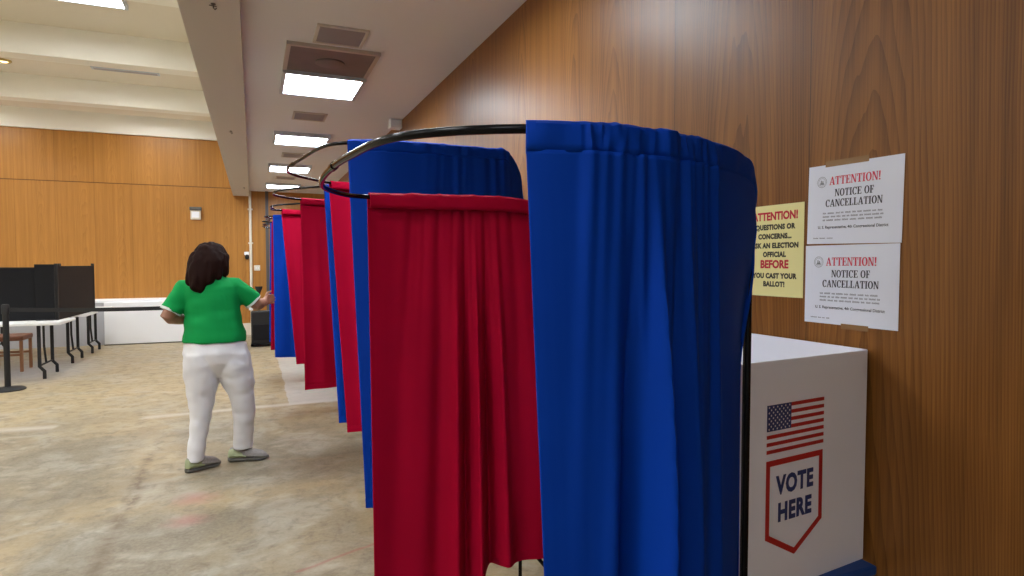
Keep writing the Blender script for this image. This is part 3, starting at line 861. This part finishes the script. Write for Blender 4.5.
T = sheet_T(1.425, 1.5375, .0)
w2, h2 = .1085, .1385
t = MB().box((-w2, -h2, -.0006), (w2, h2, 0), T).build('yellow_sign', M['yellow'], None, origin=tuple(T @ Vector((0, 0, 0))))
tag(t, 'yellow attention sign on the wood wall, half behind the black post', 'sign')
mb = MB(); text_mb(mb, 'ATTENTION!', 0, .094, .0330, T, .0014, .90); text_mb(mb, 'BEFORE', .0, -.052, .0330, T, .0014, .96); mb.build('red_lettering', M['ink_red'], t)
for nm, rows in (('upper_black_lettering', (('QUESTIONS OR', .065), ('CONCERNS...', .037), ('ASK AN ELECTION', .009), ('OFFICIAL', -.018))), ('lower_black_lettering', (('YOU CAST YOUR', -.083), ('BALLOT!', -.108)))):
    mb = MB()
    for s_, yy in rows: text_mb(mb, s_, 0, yy, .0205, T, .0013, .98, spacing=1.08)
    mb.build(nm, M['ink_black'], t)

# ================================================================== FAR LEFT: TABLES, DIVIDERS, CHAIR, BARRIER
def folding_table(x0, x1, y0, y1, label):
    t = empty('banquet_table', ((x0 + x1) / 2, (y0 + y1) / 2, 0), label, 'table', 'white folding tables at the far left')
    MB().box((x0, y0, .70), (x1, y1, .74)).build('tabletop', M['table_white'], t, bevel=.010)
    for xx in (x1 - .26, x0 + .26):
        for yy in (y0 + .10, y1 - .10):
            lg = MB().tube([(xx, yy, .71), (xx, yy, .16), (xx + .05, yy, .10), (xx + .05, yy, .012)], .021, 10).build('leg', M['black_matte'], t, smooth=True)
            MB().lathe([(.001, 0), (.021, 0), (.021, .03), (.001, .03)], 12, (xx + .05, yy, 0)).build('foot_cap', M['black_matte'], lg)
        MB().tube([(xx, y0 + .10, .17), (xx, y1 - .10, .17)], .012, 8).build('cross_bar', M['black_matte'], t, smooth=True)
        MB().tube([(xx - .02, (y0 + y1) / 2, .70), (xx - .02, (y0 + y1) / 2, .40), (xx, (y0 + y1) / 2, .17)], .014, 8).build('brace', M['black_matte'], t, smooth=True)
folding_table(-4.13, -2.30, 9.60, 10.36, 'white folding table at the far left behind the black barrier post')
folding_table(-4.13, -2.30, 10.95, 11.71, 'second white folding table, behind the front one')
folding_table(-4.10, -2.27, 12.05, 12.76, 'third white folding table, nearest the grey ledge')

t = empty('table_divider', (-3.3, 10.0, .74), 'long black privacy divider standing on the front white table', 'divider', 'black privacy dividers')
MB().box((-4.10, 9.98, .74), (-2.66, 10.0, 1.435)).build('back_panel', M['black_board'], t, bevel=.004)
MB().box((-4.10, 9.64, .74), (-4.08, 9.98, 1.435)).build('side_panel', M['black_board'], t, bevel=.004)
MB().box((-4.11, 9.975, 1.435), (-2.655, 10.005, 1.445)).build('top_edge', M['black_matte'], t)
t = empty('table_divider', (-2.55, 9.96, .74), 'narrow taller black board at the end of the long divider', 'divider', 'black privacy dividers')
MB().box((-2.65, 9.93, .74), (-2.435, 9.965, 1.485)).build('panel', M['black_board'], t, bevel=.004)
MB().box((-2.64, 9.90, .74), (-2.445, 10.0, .755)).build('foot', M['black_matte'], t)
t = empty('table_divider', (-2.33, 10.7, .74), 'brownish black divider with end posts, turned sideways by the wood wall', 'divider', 'black privacy dividers')
mt = Matrix.Translation((-2.415, 9.93, .74)) @ Matrix.Rotation(math.atan2(1.5, .07), 4, 'Z')
MB().box((0, -.012, .0), (1.68, .012, .72), mt).build('panel', M['brown_board'], t, bevel=.004)
for px in (0, 1.66): MB().box((px, -.02, 0), (px + .03, .02, .755), mt).build('end_post', M['black_matte'], t, bevel=.003)
MB().box((.10, -.016, .71), (.16, .016, .755), mt).build('clip', M['black_matte'], t)

CX, CY = .13, 0.0
t = empty('dining_chair', (-3.25 + CX, 10.66 + CY, 0), 'wooden chair with brown seat under the far left table', 'chair')
MB().box((-3.5, 10.42, .43), (-3.06, 10.86, .50)).build('seat', M['brown_seat'], t, bevel=.02, seg=3)
for xx, yy, hh in ((-3.47, 10.45, .43), (-3.09, 10.45, .43), (-3.47, 10.83, .43), (-3.09, 10.83, .43)):
    MB().box((xx - .018, yy - .018, 0), (xx + .018, yy + .018, hh)).build('leg', M['chair_wood'], t, bevel=.004)
MB().box((-3.47, 10.44, .22), (-3.09, 10.46, .25)).build('stretcher', M['chair_wood'], t)
MB().box((-3.47, 10.82, .22), (-3.09, 10.84, .25)).build('stretcher', M['chair_wood'], t)
mb = MB().box((-3.492, 10.44, .50), (-3.455, 10.47, .86)).box((-3.492, 10.81, .50), (-3.455, 10.84, .86)).box((-3.49, 10.44, .68), (-3.46, 10.84, .86))
mb.build('backrest', M['chair_wood'], t, bevel=.004)
for ch in t.children:
    ch.matrix_parent_inverse = ch.matrix_parent_inverse @ Matrix.Translation((CX, CY, 0))

def stanchion(x, y, label, belt_to=None):
    t = empty('stanchion', (x, y, 0), label, 'barrier post', 'black belt barrier posts')
    MB().lathe([(.001, 0), (.175, 0), (.175, .012), (.16, .024), (.06, .034), (.035, .045), (.001, .045)], 32, (x, y, 0)).build('base', M['black_matte'], t, smooth=True)
    MB().tube([(x, y, .04), (x, y, .92)], .031, 18).build('post', M['black_matte'], t, smooth=True)
    MB().lathe([(.001, .90), (.039, .90), (.039, 1.00), (.030, 1.015), (.001, 1.015)], 20, (x, y, 0)).build('belt_head', M['black_matte'], t, smooth=True)
    if belt_to:
        a = Vector((x, y, 0)); b = Vector((*belt_to, 0)); d = (b - a).normalized(); n = Vector((-d.y, d.x, 0))
        a = a + d * .036; b = b - d * .038
        mb = MB(); rr = []
        for k in range(13):
            q = k / 12; p = a.lerp(b, q); z = .952 - .018 * 4 * q * (1 - q)
            rr.append([p + n * .001 + Vector((0, 0, z - .024)), p - n * .001 + Vector((0, 0, z - .024)), p - n * .001 + Vector((0, 0, z + .024)), p + n * .001 + Vector((0, 0, z + .024))])
        mb.rings(rr).build('belt', M['black_matte'], t)
stanchion(-2.69, 9.0, 'black belt barrier post at the left edge before the tables', (-.577, 8.70))
stanchion(-.577, 8.70, 'black belt barrier post hidden behind the person')

t = empty('rolling_case', (.12, 12.05, 0), 'black upright rolling case with raised handle by the far curtains', 'case')
MB().box((-.04, 11.93, .05), (.29, 12.19, .64)).build('body', M['black_matte'], t, bevel=.03, seg=3)
MB().box((-.05, 11.90, .015), (.30, 12.20, .055)).build('base_tray', M['black'], t, bevel=.008)
MB().box((-.01, 11.915, .12), (.26, 11.935, .40)).build('front_pocket', M['black_board'], t, bevel=.006)
for xx in (0, .25):
    MB().tube([(xx - .012, 12.14, .04), (xx + .012, 12.14, .04)], .04, 16).build('wheel', M['black_matte'], t, smooth=True)
MB().tube([(.10, 12.17, .62), (.10, 12.19, .95)], .012, 10).build('handle_pole', M['black_matte'], t, smooth=True)
MB().loft([(.10, 12.19, .92, .02, .018), (.10, 12.19, .97, .03, .022), (.10, 12.19, 1.04, .06, .028), (.10, 12.19, 1.075, .064, .03)], 14).build('handle_grip', M['black_matte'], t, smooth=True)

# ================================================================== THE PERSON (seen from behind, walking to the right)
PX, PY = -.26, 5.0
person = empty('person', (PX, PY, 0), 'person seen from behind in green polo shirt and white trousers, reaching right', 'person')
YAW = R(-24)         # torso turned to the right
def fingers(mb, wrist, d, up, side, curl=.5, sz=1.0):
    """palm and five curled fingers; d = pointing, up = back of hand, side = towards the thumb"""
    d, up, side = Vector(d).normalized(), Vector(up).normalized(), Vector(side).normalized()
    wv = Vector(wrist)
    for q in (-.5, 0, .5):
        mb.tube([wv - d * .01 + side * q * .028, wv + d * .045 * sz + side * q * .048, wv + d * .092 * sz + side * q * .052], [.016, .0165, .012], 10)
    for k, (so, ln) in enumerate(((.033, .070), (.011, .080), (-.011, .074), (-.032, .058))):
        b = wv + d * .088 * sz + side * so
        p = [b - d * .02]; dd = d.copy(); q = b
        for j, fr in enumerate((.42, .33, .25)):
            dd = (dd * math.cos(curl * (.55 + .2 * j)) - up * math.sin(curl * (.55 + .2 * j))).normalized()
            p.append(q); q = q + dd * ln * fr * sz
        p.append(q)
        mb.tube(p, [.0095, .0092, .0086, .0080, .0064], 8)
    b = wv + d * .03 + side * .030
    t1 = (d * .62 + side * .7 - up * .25).normalized(); t2 = (d * .9 + side * .25 - up * .35).normalized()
    mb.tube([b - side * .015, b + t1 * .038, b + t1 * .038 + t2 * .030, b + t1 * .038 + t2 * .052], [.014, .0115, .0098, .0076], 8)

# --- body: one skin
HC = Vector((-.276, 5.035, 1.545))              # head centre
HY = R(-38)                                      # head turned right
hf = Vector((-math.sin(HY), math.cos(HY), 0)); hr = Vector((math.cos(HY), math.sin(HY), 0))
b = MB()
b.ell(HC + Vector((0, 0, .012)), (.074, .094, .105), HY, 20, 14)
b.ell(HC + hf * .022 + Vector((0, 0, -.052)), (.058, .068, .062), HY, 18, 12)       # jaw
b.ell(HC + hf * .098 + Vector((0, 0, -.008)), (.013, .015, .022), HY, 12, 8)        # nose
b.ell(HC + hf * .086 + Vector((0, 0, .022)), (.050, .014, .010), HY, 12, 8)         # brow
b.ell(HC + hf * .083 + Vector((0, 0, -.050)), (.024, .012, .010), HY, 12, 8)        # lips
b.ell(HC + hf * .074 + Vector((0, 0, -.090)), (.022, .018, .016), HY, 12, 8)        # chin
for sd in (-1, 1): b.ell(HC + hr * sd * .074 + Vector((0, 0, -.005)), (.010, .020, .032), HY, 10, 8)   # ears
b.loft([(-.272, 5.00, 1.36, .085, .075), (-.270, 5.005, 1.42, .062, .062), (-.266, 5.015, 1.48, .056, .058), (-.264, 5.02, 1.53, .052, .055)], 18)
b.loft([(-.255, 5.0, .72, .06, .05), (-.255, 5.0, .78, .13, .09), (-.262, 5.0, .88, .18, .13), (-.265, 5.0, 1.02, .165, .125), (-.27, 5.0, 1.20, .155, .115), (-.28, 5.0, 1.32, .165, .105), (-.285, 5.0, 1.385, .13, .08), (-.28, 5.0, 1.41, .08, .06)], 22, YAW)
LS, LE, LW = Vector((-.452, 5.03, 1.335)), Vector((-.570, 4.985, 1.125)), Vector((-.405, 5.17, 1.085))
RS, RE, RW = Vector((-.118, 4.985, 1.345)), Vector((.030, 5.02, 1.200)), Vector((.085, 5.22, 1.215))
b.tube([Vector((-.36, 5.02, 1.35)), LS, LS.lerp(LE, .5), LE, LE.lerp(LW, .12), LE.lerp(LW, .45), LW], [.06, .056, .052, .043, .043, .040, .025], 14)
b.tube([Vector((-.20, 5.0, 1.355)), RS, RS.lerp(RE, .5), RE, RE.lerp(RW, .12), RE.lerp(RW, .45), RW], [.06, .056, .052, .043, .043, .039, .025], 14)
fingers(b, LW, (.85, .5, -.08), (-.2, .5, .8), (.1, .4, .9), .9)
fingers(b, RW, (.35, .9, .12), (-.85, .35, .3), (-.2, -.05, .97), .35)
# legs inside the trousers, feet inside the shoes
HLp, KL, AL = Vector((-.36, 5.0, .80)), Vector((-.362, 5.0, .42)), Vector((-.405, 4.955, .09))
HRp, KR, AR = Vector((-.145, 5.0, .80)), Vector((-.080, 5.02, .43)), Vector((-.095, 5.09, .09))
b.tube([HLp, HLp.lerp(KL, .5), KL, KL.lerp(AL, .4), AL, AL - Vector((0, 0, .03))], [.080, .070, .050, .043, .032, .03], 14)
b.tube([HRp, HRp.lerp(KR, .5), KR, KR.lerp(AR, .4), AR, AR - Vector((0, 0, .03))], [.080, .070, .050, .043, .032, .03], 14)
b.tube([AL - Vector((.02, .01, .04)), Vector((-.27, 5.02, .04))], [.032, .024], 10)
b.tube([AR - Vector((.03, -.005, .04)), Vector((.03, 5.06, .04))], [.032, .024], 10)
fused(b, 'body', M['skin'], person, .0062, 3)
for sd in (-1, 1):
    MB().ell(HC + hf * .080 + hr * sd * .030 + Vector((0, 0, .004)), (.012, .010, .007), HY, 12, 8).build('eye', M['eye_white'], person, smooth=True)

# --- polo shirt
s_ = MB()
s_.loft([(-.264, 4.995, .940, .216, .168), (-.264, 4.995, .99, .212, .166), (-.265, 4.995, 1.06, .201, .160), (-.268, 5.0, 1.13, .192, .150), (-.275, 5.0, 1.21, .190, .143), (-.285, 5.0, 1.29, .196, .136),
         (-.292, 5.0, 1.345, .192, .120), (-.292, 5.0, 1.385, .160, .098), (-.284, 5.0, 1.415, .110, .080), (-.276, 5.005, 1.435, .080, .072)], 28, YAW * .7)
def sleeve(S, E, fr, r0, r1, root):
    e = S.lerp(E, fr)
    s_.tube([root, S, S.lerp(e, .5), e], [r0 * 1.02, r0, (r0 + r1) / 2, r1], 18)
    return e
le = sleeve(LS, LE, .78, .074, .073, Vector((-.38, 5.02, 1.325)))
re = sleeve(RS, RE, .80, .074, .070, Vector((-.19, 5.0, 1.335)))
shirt = fused(s_, 'polo_shirt', M['shirt'], person, .0085, 5, .011, 8, 3, 1.8)
for S, E, e, r_ in ((LS, LE, le, .0725), (RS, RE, re, .0695)):
    d = (E - S).normalized()
    MB().tube([e - d * .012, e + d * .004], [r_ * 1.0, r_ * 1.0], 22).build('sleeve_cuff', M['shirt_trim'], shirt, smooth=True)
col = MB(); rr = []
for rad, zz in ((.086, 1.425), (.076, 1.452), (.070, 1.468), (.064, 1.466), (.066, 1.43)):
    rr.append([Vector((-.274 + rad * math.cos(a), 5.01 + rad * .92 * math.sin(a), zz + .006 * math.sin(a))) for a in [2 * math.pi * k / 28 for k in range(28)]])
col.rings(rr, cap=False, closed=True)
col.build('collar', M['shirt'], shirt, smooth=True)

# --- trousers
p_ = MB()
p_.loft([(-.262, 5.0, .965, .196, .148), (-.260, 5.0, .92, .212, .162), (-.256, 4.995, .86, .225, .175), (-.249, 4.995, .79, .215, .150), (-.246, 5.0, .73, .17, .115), (-.243, 5.0, .68, .10, .08)], 28, YAW * .5)
p_.loft([(-.345, 4.99, .86, .120, .150), (-.350, 4.99, .78, .124, .152), (-.353, 4.995, .70, .121, .140), (-.356, 5.0, .60, .108, .118), (-.360, 5.0, .50, .088, .094), (-.362, 4.995, .42, .078, .084), (-.372, 4.985, .32, .068, .074), (-.386, 4.97, .21, .060, .066), (-.398, 4.962, .12, .057, .068), (-.402, 4.96, .075, .058, .070)], 20)
p_.loft([(-.148, 4.99, .86, .120, .150), (-.138, 4.99, .78, .124, .152), (-.126, 4.995, .70, .121, .140), (-.108, 5.0, .60, .108, .118), (-.088, 5.01, .50, .088, .094), (-.076, 5.02, .42, .082, .086), (-.078, 5.04, .32, .075, .078), (-.084, 5.065, .21, .072, .070), (-.088, 5.08, .13, .074, .070), (-.088, 5.085, .095, .075, .072)], 20)
pants = fused(p_, 'trousers', M['pants'], person, .0085, 9, .010, 9, 9, 1.7)

# --- hair: shoulder-length, falling to the left of the back
h_ = MB()
h_.ell(HC + Vector((-.006, -.018, .030)), (.106, .118, .100), HY, 24, 18)
h_.ell(HC + Vector((-.022, -.036, -.020)), (.116, .104, .112), HY, 24, 18)
for (x0, y0, x1, y1, z1, r0, r1) in ((-.350, 4.985, -.408, 4.930, 1.375, .058, .034), (-.325, 4.965, -.378, 4.888, 1.340, .062, .036), (-.295, 4.96, -.345, 4.885, 1.332, .060, .032), (-.255, 4.96, -.290, 4.895, 1.385, .058, .034),
                                     (-.225, 4.97, -.232, 4.915, 1.415, .054, .030), (-.200, 5.00, -.190, 4.955, 1.435, .046, .024), (-.360, 5.03, -.420, 4.985, 1.400, .048, .026), (-.195, 5.03, -.178, 5.0, 1.45, .036, .020)):
    q0, q1 = Vector((x0, y0, 1.575)), Vector((x1, y1, z1))
    h_.tube([q0, q0.lerp(q1, .35) + Vector((-.004, -.016, .0)), q0.lerp(q1, .7) + Vector((0, -.012, 0)), q1, q1 + Vector((.006, .006, -.030))], [r0, r0 * .95, (r0 + r1) / 2, r1, r1 * .3], 14)
fused(h_, 'hair', M['hair'], person, .0075, 7, .010, 42, 5, .22)

# --- shoes
def shoe(heel, toe, lift=0):
    a, c = Vector(heel), Vector(toe); d = (c - a).normalized(); n = Vector((-d.y, d.x, 0)); L = (c - a).length
    def ring(q, wd, z0, z1, m=18):
        p = a + d * L * q
        out = []
        for k in range(m):
            an = 2 * math.pi * k / m
            out.append(p + n * wd * math.cos(an) * (1 if math.sin(an) < 0 else .86) + Vector((0, 0, z0 + (z1 - z0) * (.5 + .5 * math.sin(an)))))
        return out
    up = MB().rings([ring(-.02, .012, .035, .075), ring(.03, .036, .02, .104), ring(.15, .042, .02, .114), ring(.30, .044, .02, .118), ring(.45, .046, .02, .106), ring(.65, .050, .02, .086), ring(.85, .048, .02, .070), ring(.96, .030, .022, .046), ring(1.0, .010, .026, .036)])
    u_ = up.build('shoe', M['shoe_grey'], person, smooth=True)
    so = MB().rings([ring(-.035, .014, .004, .034), ring(.02, .036, .0, .036), ring(.25, .041, .0, .034), ring(.45, .042, .004, .032), ring(.7, .050, .0, .030), ring(.88, .047, .002, .030), ring(.99, .028, .010, .032), ring(1.03, .008, .016, .028)])
    so.build('sole', M['shoe_sole'], u_, smooth=True)
    hc = MB().rings([ring(-.03, .012, .030, .072), ring(.02, .040, .022, .100), ring(.12, .0465, .024, .108), ring(.28, .0490, .024, .100), ring(.46, .0485, .026, .06)])
    hc.build('heel_counter', M['shoe_green'], u_, smooth=True)
shoe((-.458, 4.925, 0), (-.248, 5.045, 0))
shoe((-.185, 5.095, 0), (.085, 5.055, 0))
person.scale = (1, 1, .988)
